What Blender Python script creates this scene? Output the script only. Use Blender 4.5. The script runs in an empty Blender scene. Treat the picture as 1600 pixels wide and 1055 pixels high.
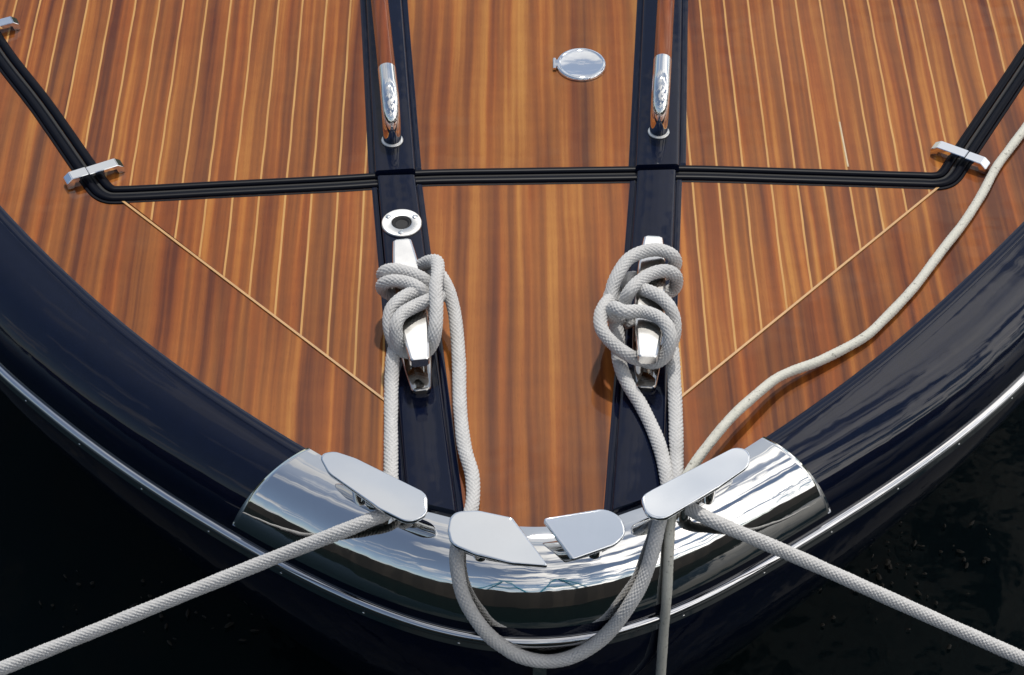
import bpy, bmesh, math, random
import numpy as np
from mathutils import Vector, Matrix
from mathutils.bvhtree import BVHTree
random.seed(7)
S = bpy.context.scene
COL = S.collection
rad = math.radians

# ------------------------------------------------------------------ camera
F, CX, CY = 3700.0, 800.0, 527.5          # calibrated focal length (px of the photo)
A45 = rad(45)
CAM = Vector((0, -3.7*math.cos(A45), 3.7*math.sin(A45)))
FW = Vector((0, math.cos(A45), -math.sin(A45)))
UP = Vector((0, math.sin(A45), math.cos(A45)))
RT = Vector((1, 0, 0))
cam = bpy.data.objects.new('camera', bpy.data.cameras.new('camera'))
COL.objects.link(cam)
cam.location = CAM
cam.rotation_euler = (A45, 0, 0)
cam.data.sensor_width = 36
cam.data.lens = F/1600*36
cam.data.clip_end = 2000
S.camera = cam

def ray(px, py):
    return FW + RT*((px-CX)/F) - UP*((py-CY)/F)
def U(px, py, z=0.0):
    d = ray(px, py)
    return CAM + d*((z-CAM.z)/d.z)
def UP_plane(px, py, p0, n):
    d = ray(px, py)
    return CAM + d*((p0-CAM).dot(n)/d.dot(n))

# ------------------------------------------------------------------ objects
WL = -0.85                                   # waterline
def link(name, me, mat=None, parent=None, loc=(0, 0, 0)):
    o = bpy.data.objects.new(name, me)
    COL.objects.link(o)
    if mat: me.materials.append(mat)
    o.location = loc
    if parent is not None:
        o.parent = parent
        o.matrix_parent_inverse = world_of(parent).inverted()
    return o
def world_of(o):
    m = Matrix.LocRotScale(o.location, o.rotation_euler, o.scale)
    if o.parent is not None:
        return world_of(o.parent) @ o.matrix_parent_inverse @ m
    return m
def mesh(name, V, Fc, sharp=35):
    me = bpy.data.meshes.new(name)
    me.from_pydata([tuple(v) for v in V], [], Fc)
    me.update()
    if sharp is not None:
        me.shade_smooth()
        me.set_sharp_from_angle(angle=rad(sharp))
    return me
def bm_mesh(name, bm, sharp=35):
    bmesh.ops.recalc_face_normals(bm, faces=bm.faces[:])
    me = bpy.data.meshes.new(name)
    bm.to_mesh(me); bm.free()
    if sharp is not None:
        me.shade_smooth()
        me.set_sharp_from_angle(angle=rad(sharp))
    return me
def top(o, label, cat, group=None):
    o['label'] = label; o['category'] = cat
    if group: o['group'] = group
    return o

# ------------------------------------------------------------------ materials
class N:
    def __init__(s, name):
        s.m = bpy.data.materials.new(name); s.m.use_nodes = True
        s.t = s.m.node_tree; s.b = s.t.nodes['Principled BSDF']
    def n(s, typ, **kw):
        x = s.t.nodes.new(typ)
        for k, v in kw.items():
            if k in x.inputs and not hasattr(x, k): x.inputs[k].default_value = v
            elif hasattr(x, k): setattr(x, k, v)
            else: x.inputs[k].default_value = v
        return x
    def l(s, a, b): s.t.links.new(a, b)
    def math(s, op, a, b=None, c=None):
        x = s.t.nodes.new('ShaderNodeMath'); x.operation = op
        for i, v in enumerate((a, b, c)):
            if v is None: continue
            if isinstance(v, (int, float)): x.inputs[i].default_value = v
            else: s.l(v, x.inputs[i])
        return x.outputs[0]
    def xyz(s, a, b, c):
        x = s.t.nodes.new('ShaderNodeCombineXYZ')
        for i, v in enumerate((a, b, c)):
            if isinstance(v, (int, float)): x.inputs[i].default_value = v
            else: s.l(v, x.inputs[i])
        return x.outputs[0]
    def noise(s, vec, scale=1, detail=2, rough=0.5, dist=0.0):
        x = s.t.nodes.new('ShaderNodeTexNoise')
        x.inputs['Scale'].default_value = scale; x.inputs['Detail'].default_value = detail
        x.inputs['Roughness'].default_value = rough; x.inputs['Distortion'].default_value = dist
        if vec is not None: s.l(vec, x.inputs['Vector'])
        return x.outputs[0]
    def ramp(s, f, stops, interp='LINEAR'):
        x = s.t.nodes.new('ShaderNodeValToRGB'); cr = x.color_ramp; cr.interpolation = interp
        while len(cr.elements) < len(stops): cr.elements.new(0.5)
        for e, (p, c) in zip(cr.elements, stops):
            e.position = p; e.color = (*c, 1) if len(c) == 3 else c
        s.l(f, x.inputs[0]); return x.outputs[0]
    def mix(s, f, a, b, mode='MIX'):
        x = s.t.nodes.new('ShaderNodeMix'); x.data_type = 'RGBA'; x.blend_type = mode
        for i, v in ((0, f), (6, a), (7, b)):
            if isinstance(v, (int, float)): x.inputs[i].default_value = v
            elif isinstance(v, tuple): x.inputs[i].default_value = (*v, 1)
            else: s.l(v, x.inputs[i])
        return x.outputs[2]
    def bump(s, h, strength, dist, inp='Normal'):
        x = s.t.nodes.new('ShaderNodeBump')
        x.inputs['Strength'].default_value = strength; x.inputs['Distance'].default_value = dist
        s.l(h, x.inputs['Height']); s.l(x.outputs[0], s.b.inputs[inp]); return x
    def set(s, **kw):
        for k, v in kw.items():
            i = s.b.inputs[k.replace('_', ' ')]
            if hasattr(v, 'is_linked'): s.l(v, i)
            else: i.default_value = (*v, 1) if isinstance(v, tuple) and len(v) == 3 else v
    def pos(s):
        g = s.t.nodes.new('ShaderNodeNewGeometry')
        x = s.t.nodes.new('ShaderNodeSeparateXYZ'); s.l(g.outputs['Position'], x.inputs[0])
        return x.outputs[0], x.outputs[1], x.outputs[2], g.outputs['Position']

DARK, MID, LITE = (0.088, 0.0235, 0.0056), (0.250, 0.079, 0.0125), (0.43, 0.184, 0.035)
def wood(name, lean=0.0, line=None, seed=0.0, dark=0.0, freq=1.0, light=1.0):
    """ribbon-striped varnished wood; line=(x0,pitch) adds pale inlay lines between planks"""
    s = N(name)
    x, y, z, P = s.pos()
    t = math.tan(rad(lean))
    X = s.math('ADD', x, s.math('MULTIPLY', y, t))
    # planks bend a hair
    wob = s.noise(s.xyz(s.math('MULTIPLY', x, 3.0), s.math('MULTIPLY', y, 7.0), seed), 1.0, 2)
    Xw = s.math('ADD', X, s.math('MULTIPLY', s.math('SUBTRACT', wob, 0.5), 0.0035))
    pid = 0.0; tone = None
    if line:
        q = s.math('DIVIDE', s.math('SUBTRACT', Xw, line[0]), line[1])
        pid = s.math('FLOOR', q)
        wn = s.t.nodes.new('ShaderNodeTexWhiteNoise'); wn.noise_dimensions = '1D'
        s.l(s.math('ADD', pid, seed+0.37), wn.inputs['W']); tone = wn.outputs['Value']
        sh = s.math('MULTIPLY', tone, 40.0)
    else:
        sh = seed*3.7
    # wandering grain
    wan = s.noise(s.xyz(s.math('MULTIPLY', x, 6.0), s.math('MULTIPLY', y, 3.0), s.math('ADD', sh, seed)), 1.0, 2)
    Xg = s.math('ADD', X, s.math('MULTIPLY', s.math('SUBTRACT', wan, 0.5), 0.012))
    b1 = s.noise(s.xyz(s.math('MULTIPLY', Xg, 62.0*freq), s.math('MULTIPLY', y, 0.85), sh), 1.0, 1.6, 0.5)
    b2 = s.noise(s.xyz(s.math('MULTIPLY', Xg, 150.0*freq), s.math('MULTIPLY', y, 1.3), s.math('ADD', sh, 5.0)), 1.0, 1.5, 0.5)
    fib = s.noise(s.xyz(s.math('MULTIPLY', Xg, 620.0), s.math('MULTIPLY', y, 14.0), sh), 1.0, 2, 0.6)
    fig = s.noise(s.xyz(s.math('MULTIPLY', x, 16.0), s.math('MULTIPLY', y, 34.0), sh), 1.0, 2, 0.55)
    big = s.noise(s.xyz(s.math('MULTIPLY', x, 2.2), s.math('MULTIPLY', y, 1.6), seed+2.0), 1.0, 1)
    f = s.math('ADD', s.math('MULTIPLY', b1, 0.95), s.math('MULTIPLY', b2, 0.36))
    f = s.math('ADD', f, s.math('MULTIPLY', fib, 0.10))
    f = s.math('ADD', f, s.math('MULTIPLY', fig, 0.08))
    f = s.math('ADD', f, s.math('MULTIPLY', big, 0.22))
    if tone: f = s.math('ADD', f, s.math('MULTIPLY', tone, 0.11))
    f = s.math('SUBTRACT', f, 0.428+dark)
    c = s.ramp(f, [(0.22, DARK), (0.40, tuple(0.45*a+0.55*b for a, b in zip(DARK, MID))), (0.53, MID), (0.78, LITE)])
    # red heart / gold streaks
    red = s.noise(s.xyz(s.math('MULTIPLY', Xg, 30.0), s.math('MULTIPLY', y, 1.1), s.math('ADD', sh, 9.0)), 1.0, 2)
    c = s.mix(s.ramp(red, [(0.42, (0, 0, 0)), (0.62, (1, 1, 1))]), c, s.mix(1.0, c, (0.95, 0.78, 0.66), 'MULTIPLY'))
    # open pores: tiny dark dashes along the grain
    por = s.noise(s.xyz(s.math('MULTIPLY', X, 1100.0), s.math('MULTIPLY', y, 75.0), sh), 1.0, 1)
    c = s.mix(s.ramp(por, [(0.60, (0, 0, 0)), (0.72, (0.30, 0.30, 0.30))]), c, s.mix(1.0, c, (0.52, 0.42, 0.38), 'MULTIPLY'))
    if light != 1.0: c = s.mix(1.0, c, light, 'MULTIPLY')
    if line:
        fr = s.math('FRACT', q)
        dd = s.math('ABSOLUTE', s.math('SUBTRACT', fr, 0.5))
        ln = s.ramp(dd, [(0.455, (0, 0, 0)), (0.468, (1, 1, 1))])
        lc = s.mix(s.noise(s.xyz(s.math('MULTIPLY', x, 25.0), s.math('MULTIPLY', y, 9.0), 3.0), 1.0, 3),
                   (0.35, 0.16, 0.040), (0.55, 0.31, 0.105))
        c = s.mix(ln, c, lc)
    s.set(Base_Color=c, Roughness=0.42, Coat_Weight=1.0, Coat_Roughness=0.035, Coat_IOR=1.34, Specular_IOR_Level=0.06)
    wv = s.noise(P, 9.0, 2); fn = s.noise(s.xyz(s.math('MULTIPLY', x, 260.0), s.math('MULTIPLY', y, 50.0), 0.0), 1.0, 2)
    h = s.math('ADD', wv, s.math('MULTIPLY', fn, 0.012))
    bp = s.bump(h, 0.35, 0.004, 'Coat Normal')
    return s.m

def navy(name='navy_gelcoat', rough=0.04, col=(0.0020, 0.0036, 0.0120), ior=1.46):
    s = N(name)
    x, y, z, P = s.pos()
    v = s.noise(P, 40, 3)
    s.set(Base_Color=s.mix(v, col, tuple(1.5*c for c in col)), Roughness=0.5, Specular_IOR_Level=0.0,
          Coat_Weight=1.0, Coat_IOR=ior)
    r = s.ramp(s.noise(P, 14, 4, 0.6), [(0.3, (rough*.5,)*3), (0.75, (rough*2,)*3)])
    s.l(r, s.b.inputs['Coat Roughness'])
    s.bump(s.noise(P, 11, 2), 0.25, 0.004, 'Coat Normal')
    return s.m
def steel(name='polished_steel', rough=0.03, col=(0.86, 0.85, 0.83), wave=0.25, ws=16, rv=(0.6, 2.0)):
    s = N(name)
    x, y, z, P = s.pos()
    sm = s.noise(P, 30, 5, 0.65)
    s.set(Base_Color=s.mix(sm, tuple(c*0.94 for c in col), col), Metallic=1.0,
          Roughness=s.ramp(sm, [(0.35, (rough*rv[0],)*3), (0.72, (rough*rv[1],)*3)]))
    scr = s.noise(s.xyz(s.math('MULTIPLY', x, 900.0), s.math('MULTIPLY', y, 45.0), s.math('MULTIPLY', z, 200.0)), 1.0, 2)
    h = s.math('ADD', s.noise(P, ws, 2), s.math('MULTIPLY', scr, 0.006))
    s.bump(h, wave, 0.003)
    return s.m
def plain(name, col, rough=0.5, **kw):
    s = N(name)
    x, y, z, P = s.pos()
    v = s.noise(P, 60, 4, 0.6)
    s.set(Base_Color=s.mix(v, tuple(c*0.75 for c in col), tuple(c*1.2 for c in col)), Roughness=rough, **kw)
    return s.m
def rope_mat(name, a, b, rough=0.85, fleck=0.0):
    s = N(name)
    x, y, z, P = s.pos()
    v = s.noise(P, 55, 4, 0.65); w = s.noise(P, 700, 3, 0.7)
    c = s.mix(v, a, b)
    c = s.mix(s.ramp(w, [(0.35, (0, 0, 0)), (0.7, (0.6, 0.6, 0.6))]), c, tuple(min(1, q*1.25) for q in b))
    d = s.noise(P, 9, 5, 0.7)
    c = s.mix(s.ramp(d, [(0.55, (0, 0, 0)), (0.75, (0.45, 0.45, 0.45))]), c, tuple(q*0.62 for q in a))
    if fleck:
        fl = s.noise(P, 120, 4, 0.75)
        c = s.mix(s.ramp(fl, [(0.60, (0, 0, 0)), (0.68, (fleck,)*3)]), c, (0.07, 0.065, 0.05))
    s.set(Base_Color=c, Roughness=rough, Sheen_Weight=0.25, Specular_IOR_Level=0.2)
    s.bump(w, 0.5, 0.0008)
    return s.m

M_NAVY = navy()
M_NAVYF = navy('navy_strip_paint', 0.03, (0.0022, 0.0040, 0.0130), 1.36)
M_RUB = plain('black_rubber', (0.0055, 0.006, 0.009), 0.30, Specular_IOR_Level=0.45)
M_BEAD = plain('navy_seal_bead', (0.0018, 0.0026, 0.0062), 0.35, Specular_IOR_Level=0.08)
M_GAP = plain('black_gap', (0.002, 0.002, 0.003), 0.7)
M_STEEL = steel()
M_BOW = steel('polished_bow_steel', 0.03, (0.82, 0.81, 0.79), 0.30, 16, (0.5, 2.4))
M_CAP = steel('satin_cap_steel', 0.045, (0.88, 0.90, 0.92), 0.015, 5, (0.95, 1.05))
M_CLEAT = steel('brushed_cleat_steel', 0.20, (0.93, 0.91, 0.87), 0.02, 5, (0.93, 1.08))
M_RING = steel('matt_ring_steel', 0.28, (0.68, 0.67, 0.64), 0.03, 10, (0.9, 1.15))
M_ROPE = rope_mat('grey_braid', (0.37, 0.365, 0.355), (0.52, 0.515, 0.505))
M_LINE = rope_mat('offwhite_line', (0.40, 0.39, 0.33), (0.54, 0.53, 0.465), 0.6, 0.8)
M_INLAY = plain('pale_inlay', (0.44, 0.23, 0.062), 0.4, Coat_Weight=1.0, Coat_Roughness=0.04, Coat_IOR=1.43)

# ------------------------------------------------------------------ deck-edge curve
EP = [(-330, -420), (-275, -200), (-205, 20), (-110, 190), (20, 350), (80, 410), (159, 483), (255, 562), (332, 615), (411, 665), (464, 700), (530, 737),
      (600, 771), (665, 797), (709, 811), (770, 826), (817, 835), (840, 836), (861, 835), (910, 826), (963, 810), (1016, 791),
      (1100, 747), (1180, 700), (1282, 632), (1382, 556), (1435, 509), (1531, 420), (1600, 353), (1728, 205), (1825, 30), (1895, -190), (1950, -420)]
E2 = np.array([U(px, py)[:2] for px, py in EP])
def fit_curve(P, lam, n, m=500):
    """smoothing spline through traced points (penalised third differences)"""
    s_ = np.concatenate([[0], np.cumsum(np.linalg.norm(np.diff(P, axis=0), axis=1))])
    t = s_/s_[-1]*(m-1)
    A = np.zeros((len(P), m))
    for r, v in enumerate(t):
        k = min(int(v), m-2); A[r, k] = 1-(v-k); A[r, k+1] = v-k
    D3 = np.diff(np.eye(m), 3, axis=0)
    G = np.linalg.solve(A.T@A + lam*D3.T@D3, A.T@P)
    ss = np.concatenate([[0], np.cumsum(np.linalg.norm(np.diff(G, axis=0), axis=1))])
    u = np.linspace(0, ss[-1], n)
    return np.stack([np.interp(u, ss, G[:, 0]), np.interp(u, ss, G[:, 1])], 1), u
EDGE, ES = fit_curve(E2, 2.0e4, 900)
TAN = np.gradient(EDGE, axis=0); TAN /= np.linalg.norm(TAN, axis=1)[:, None]
NOR = np.stack([TAN[:, 1], -TAN[:, 0]], 1)       # outward
for _ in range(30):
    NOR[1:-1] = 0.25*NOR[:-2]+0.5*NOR[1:-1]+0.25*NOR[2:]
NOR /= np.linalg.norm(NOR, axis=1)[:, None]
res = [np.min(np.linalg.norm(EDGE-p, axis=1))*1000 for p in E2]
def edge_at(p):                                  # nearest index on the edge
    return int(np.argmin(np.linalg.norm(EDGE-np.array([p[0], p[1]]), axis=1)))
RD, RH = 0.112, 0.107                            # roll width / height
RZ = -0.142                                      # rub rail height
# the gunwale is a little wider amidships than at the shoulders: traced from the rub rail
RAILP = [(0, 579), (76, 642), (141, 697), (249, 767), (336, 821), (421, 868), (530, 921), (631, 960), (752, 998), (826, 1009), (956, 986), (1031, 955), (1070, 937), (1211, 868), (1339, 794), (1474, 700), (1561, 629), (1600, 592)]
dr, wr, ir_ = [], [], []
for q in RAILP:
    p = np.array(U(*q, RZ+0.012)[:2])
    k = int(np.argmin(np.linalg.norm(EDGE-p, axis=1)))
    ir_.append(k); wr.append(np.linalg.norm(EDGE[k]-p)/(RD+0.005))
uu = np.clip((np.arange(len(EDGE))-min(ir_))/(max(ir_)-min(ir_))*2-1, -1, 1)
WID = np.polynomial.Polynomial.fit((np.array(ir_)-min(ir_))/(max(ir_)-min(ir_))*2-1, wr, 5)(uu)
for _ in range(60): WID[1:-1] = 0.25*WID[:-2]+0.5*WID[1:-1]+0.25*WID[2:]
FI = np.arange(len(EDGE))
def OUT(i, d):
    """plan point d metres outside the deck edge at (fractional) index i"""
    c = np.array([np.interp(i, FI, EDGE[:, 0]), np.interp(i, FI, EDGE[:, 1])])
    n = np.array([np.interp(i, FI, NOR[:, 0]), np.interp(i, FI, NOR[:, 1])])
    w = np.interp(i, FI, WID)
    return c + n*(d + (w-1)*RD*min(1, max(0, (d-0.016)/(RD-0.016))))

def sweep(name, i0, i1, profile, skew=(0, 0), closed=False, step=1, sharp=35):
    """profile (d,z) along edge indices i0..i1; skew shortens the run at growing profile position"""
    V, Fc = [], []
    m = len(profile)
    run = np.arange(0, 1.0001, 1.0/max(1, int((i1-i0)/step)))
    fi = np.arange(len(EDGE))
    for r in run:
        for k, (d, z) in enumerate(profile):
            a, b = i0 - skew[0]*k/m, i1 + skew[1]*k/m
            i = a + (b-a)*r
            c = OUT(i, d)
            V.append((c[0], c[1], z))
    L = len(run)
    for j in range(L-1):
        for k in range(m if closed else m-1):
            k2 = (k+1) % m
            Fc.append((j*m+k, j*m+k2, (j+1)*m+k2, (j+1)*m+k))
    return mesh(name, V, Fc, sharp)

def roll(D, H, off=0.0, z0=0.0, n=30):
    return [((D+off)*math.sin(a), z0-H+(H+off)*math.cos(a)) for a in np.linspace(0, math.pi/2, n)]

# offset collision surface for laying ropes
def surf_bvh(r):
    prof = [(-1.2, r), (-0.3, r)] + [(d, z) for d, z in roll(RD+0.003, RH, r, 0.003)] + [(RD+0.008+r, -0.20), (RD+0.012+r, -0.7)]
    V, Fc = [], []
    m = len(prof)
    idx = range(0, len(EDGE), 4)
    for i in idx:
        for d, z in prof:
            V.append(Vector((*OUT(i, d), z)))
    for j in range(len(idx)-1):
        for k in range(1, m-1):
            Fc.append((j*m+k, j*m+k+1, (j+1)*m+k+1, (j+1)*m+k))
    bvh = BVHTree.FromPolygons(V, Fc)
    def on(px, py):
        h = bvh.ray_cast(CAM, ray(px, py).normalized())
        return h[0] if h[0] is not None else U(px, py, r)
    return on
R = 0.0104
on_rope = surf_bvh(R+0.0008)
on_thin = surf_bvh(0.0075)
on_roll = surf_bvh(0.0)

# ------------------------------------------------------------------ boat
boat = bpy.data.objects.new('boat', None); COL.objects.link(boat)
boat.location = (0.03, 0.3, WL)
boat.empty_display_size = 0.2
top(boat, 'varnished wooden motor boat bow with navy blue gunwale and polished steel fittings', 'boat')

# hull: rolled gunwale and topsides in one skin
lip = [(-0.004, -0.004), (-0.004, 0.0035), (-0.001, 0.0050), (0.010, 0.0050), (0.0125, 0.0047), (0.0138, 0.0034), (0.0152, 0.0040)]
rl = [(d, z+0.003) for d, z in roll(RD, RH, 0, 0, 40) if d > 0.018]
side = [(RD+0.001, -0.128), (RD-0.001, -0.165), (RD-0.012, -0.24), (RD-0.05, -0.36), (RD-0.12, -0.52), (RD-0.22, -0.70), (RD-0.36, -0.95)]
hull = link('hull', sweep('hull', 0, len(EDGE)-1, lip+rl+side, sharp=40), M_NAVY, boat)
hull['label'] = 'glossy navy blue rolled gunwale and topsides'

# polished bow plate wrapped over the roll
iL, iR = edge_at(U(478, 708)), edge_at(U(1196, 690))
def project(p):
    v = Vector(p)-CAM; w = v.dot(FW)
    return CX+v.dot(RT)/w*F, CY-v.dot(UP)/w*F
def idx_for(px_, py_, d, z):
    return min(range(len(EDGE)), key=lambda i: sum((a-b)**2 for a, b in zip(project((*OUT(i, d), z)), (px_, py_))))
jL, jR = idx_for(364, 803, RD, -0.09), idx_for(1309, 803, RD, -0.09)
pr = [(-0.0065, -0.002), (-0.0065, 0.0052), (-0.005, 0.0066)] + [(d, z+0.0066) for d, z in roll(RD+0.0035, RH+0.0045, 0, 0, 44)] + [(RD-0.001, -RH+0.003)]
def plate_mesh():
    return sweep('bow_plate', iL, iR, pr, skew=(iL-jL, jR-iR), sharp=40)
bow = link('bow_plate', plate_mesh(), M_BOW, boat)
bow['label'] = 'polished steel plate wrapped around the bow'
so = bow.modifiers.new('thick', 'SOLIDIFY'); so.thickness = 0.003; so.offset = -1

# rub rail
def half_oval(c, w, h, n=14):
    return [(c[0]+w*math.cos(a), c[1]+h*math.sin(a)) for a in np.linspace(math.pi/2, -math.pi/2, n)]
rp = [(RD-0.004, RZ+0.013)] + half_oval((RD+0.001, RZ+0.002), 0.0088, 0.0100) + [(RD+0.0035, RZ-0.008), (RD+0.0035, RZ-0.022), (RD-0.004, RZ-0.024)]
rail = link('rub_rail', sweep('rub_rail', 0, len(EDGE)-1, rp, closed=True, sharp=50), steel('rail_steel', 0.05, (0.64, 0.64, 0.65), 0.8, 8), boat)
def dome(name, r, h, n=16, slot=True):
    bm = bmesh.new()
    prev = None
    rings = []
    for k in range(5):
        a = k/4*math.pi/2
        rr, zz = r*math.cos(a), h*math.sin(a)
        if k == 4: rings.append([bm.verts.new((0, 0, h))]); break
        rings.append([bm.verts.new((rr*math.cos(2*math.pi*i/n), rr*math.sin(2*math.pi*i/n), zz)) for i in range(n)])
    for k in range(3):
        for i in range(n):
            bm.faces.new((rings[k][i], rings[k][(i+1) % n], rings[k+1][(i+1) % n], rings[k+1][i]))
    for i in range(n): bm.faces.new((rings[3][i], rings[3][(i+1) % n], rings[4][0]))
    return bm_mesh(name, bm, 60)
screw_me = dome('screw', 0.0022, 0.0010); screw_me.materials.append(M_STEEL)
def put(name, me, loc, normal, parent, spin=0.0):
    o = bpy.data.objects.new(name, me); COL.objects.link(o)
    o.location = loc
    o.rotation_euler = (Vector(normal).to_track_quat('Z', 'Y')).to_euler()
    o.parent = parent; o.matrix_parent_inverse = world_of(parent).inverted()
    return o
ds = ES[1]-ES[0]
i_c = edge_at(U(840, 836))
for k in range(-8, 9):
    i = int(i_c + (k+0.35)*0.135/ds)
    d = RD+0.0035
    put('screw', screw_me, (*OUT(i, d), RZ-0.0165), (NOR[i, 0], NOR[i, 1], 0), rail)

# stem fitting just under the rail
def tube_mesh(name, pts, r, n=20, cap=True, radii=None):
    pts = [Vector(p) for p in pts]
    V, Fc = [], []
    ref = None
    for j, p in enumerate(pts):
        t = (pts[min(j+1, len(pts)-1)]-pts[max(j-1, 0)]).normalized()
        if ref is None:
            ref = t.orthogonal().normalized()
        ref = (ref - t*ref.dot(t)).normalized()
        b = t.cross(ref)
        rr = radii[j] if radii else r
        for k in range(n):
            a = 2*math.pi*k/n
            V.append(p + ref*(rr*math.cos(a)) + b*(rr*math.sin(a)))
    for j in range(len(pts)-1):
        for k in range(n):
            k2 = (k+1) % n
            Fc.append((j*n+k, j*n+k2, (j+1)*n+k2, (j+1)*n+k))
    if cap:
        Fc.append(tuple(range(n))[::-1]); Fc.append(tuple((len(pts)-1)*n+k for k in range(n)))
    return mesh(name, V, Fc, 50)
def box_bm(bm, c, sx, sy, sz, M=None, bev=0.0015):
    r = bmesh.ops.create_cube(bm, size=1.0)
    vs = r['verts']
    for v in vs:
        v.co = Vector((v.co.x*sx, v.co.y*sy, v.co.z*sz)) + Vector(c)
    if bev:
        es = list({e for v in vs for e in v.link_edges})
        g = bmesh.ops.bevel(bm, geom=es, offset=bev, segments=2, affect='EDGES')
        vs = list({v for f in g['faces'] for v in f.verts} | {v for v in vs if v.is_valid})
    if M is not None:
        for v in vs: v.co = M @ v.co
    return vs
bm = bmesh.new()
nb = Vector((NOR[i_c, 0], NOR[i_c, 1], 0)); pc = Vector((EDGE[i_c, 0], EDGE[i_c, 1], 0))
box_bm(bm, (0, 0, 0), 0.020, 0.016, 0.05, Matrix.Translation(Vector((*OUT(i_c, RD+0.001), -0.205))), 0.003)
link('stem_fitting', bm_mesh('stem_fitting', bm), M_STEEL, boat)

# ---- deck sheet (margin boards)
def inside_poly(ix=1):
    P = [(EDGE[i, 0], EDGE[i, 1]) for i in range(0, len(EDGE), 3)]
    return P
def sheet(name, poly, z, th, mat, parent):
    bm = bmesh.new()
    tv = [bm.verts.new((p[0], p[1], z)) for p in poly]
    bv = [bm.verts.new((p[0], p[1], z-th)) for p in poly]
    bm.faces.new(tv); bm.faces.new(bv[::-1])
    n = len(poly)
    for i in range(n): bm.faces.new((tv[i], tv[(i+1) % n], bv[(i+1) % n], bv[i]))
    return link(name, bm_mesh(name, bm, 20), mat, parent)
def px(*pts, z=0.0): return [U(a, b, z)[:2] for a, b in pts]
M_MARGIN = wood('margin_board_wood', 0.6, None, 1.0, 0.03)
deck = sheet('deck', inside_poly(), 0.0, 0.02, M_MARGIN, boat)
deck['label'] = 'red brown varnished margin boards with vertical grain'

# front planked panels (bounded by diagonal inlay, seam, navy strips)
LL = (-0.330, 0.04345); LRr = (0.3475, 0.0437)
M_PL = wood('left_plank_wood', 0.47, LL, 11.0, 0.02)
M_PR = wood('right_plank_wood', 0.4, LRr, 23.0, -0.015)
pL = sheet('plank_panel', px((186, 306), (590, 288), (630, 640), (603, 629)), 0.0018, 0.003, M_PL, boat)
pR = sheet('plank_panel', px((1060, 275), (1478, 283), (1065, 621), (1035, 640)), 0.0018, 0.003, M_PR, boat)
pL['label'] = 'planked deck panel with pale inlay lines on the left of the bow'
pR['label'] = 'planked deck panel with pale inlay lines on the right of the bow'
M_CF = wood('centre_panel_wood', 0.4, None, 31.0, -0.035, 0.8)
cf = sheet('centre_panel', px((655, 284), (990, 281), (940, 815), (905, 826), (861, 834), (817, 834), (770, 825), (722, 812)), 0.0018, 0.003, M_CF, boat)
cf['label'] = 'plain varnished centre panel at the bow without inlay lines'
def strip_line(name, a, b, w, z, th, mat, parent):
    a, b = Vector(a), Vector(b); d = (b-a).normalized(); n = Vector((-d.y, d.x))*w/2
    return sheet(name, [a+n, b+n, b-n, a-n], z, th, mat, parent)
il = strip_line('inlay', U(186, 311)[:2], U(615, 637)[:2], 0.0038, 0.0024, 0.003, M_INLAY, boat)
ir = strip_line('inlay', U(1478, 284)[:2], U(1050, 633)[:2], 0.0038, 0.0024, 0.003, M_INLAY, boat)

# ---- navy raised strips (loft between two traced edges)
def loft_strip(name, Ltop, Lbot, Rtop, Rbot, mat, parent, ext=0.0, nose=(True, True), hgt=0.016):
    half = [(1, -0.004), (1, 0.0028), (0.97, 0.0036), (0.80, 0.0036), (0.785, 0.0018), (0.765, 0.0018), (0.755, hgt-0.0060), (0.735, hgt-0.0028), (0.70, hgt-0.0008), (0.64, hgt)]
    prof = [(-u, z) for u, z in half] + half[::-1]
    a, b, c, d = (Vector(U(*p)) for p in (Ltop, Lbot, Rtop, Rbot))
    L = ((b-a).length)
    # stations: rounded noses at the ends
    st = []
    st += [(0, 0.12 if nose[0] else 1), (0.0025/L, 1)]
    st += [(x, 1) for x in np.linspace(0.02, 0.98, 24)]
    st += [(1-0.0025/L, 1), (1, 0.12 if nose[1] else 1)]
    V, Fc = [], []
    m = len(prof)
    for t, s in st:
        l, r = a.lerp(b, t), c.lerp(d, t)
        for u, z in prof:
            p = l.lerp(r, (u+1)/2)
            V.append((p.x, p.y, z*max(s, 0.12) if z > 0 else z))
    for j in range(len(st)-1):
        for k in range(m-1):
            Fc.append((j*m+k, j*m+k+1, (j+1)*m+k+1, (j+1)*m+k))
    return link(name, mesh(name, V, Fc, 50), mat, parent)
nsL = loft_strip('navy_strip', (580, 284.5), (624, 790), (658.5, 282), (727, 815), M_NAVYF, boat)
nsR = loft_strip('navy_strip', (985, 276.5), (942, 814), (1066, 274.5), (1048, 778), M_NAVYF, boat)

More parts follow.
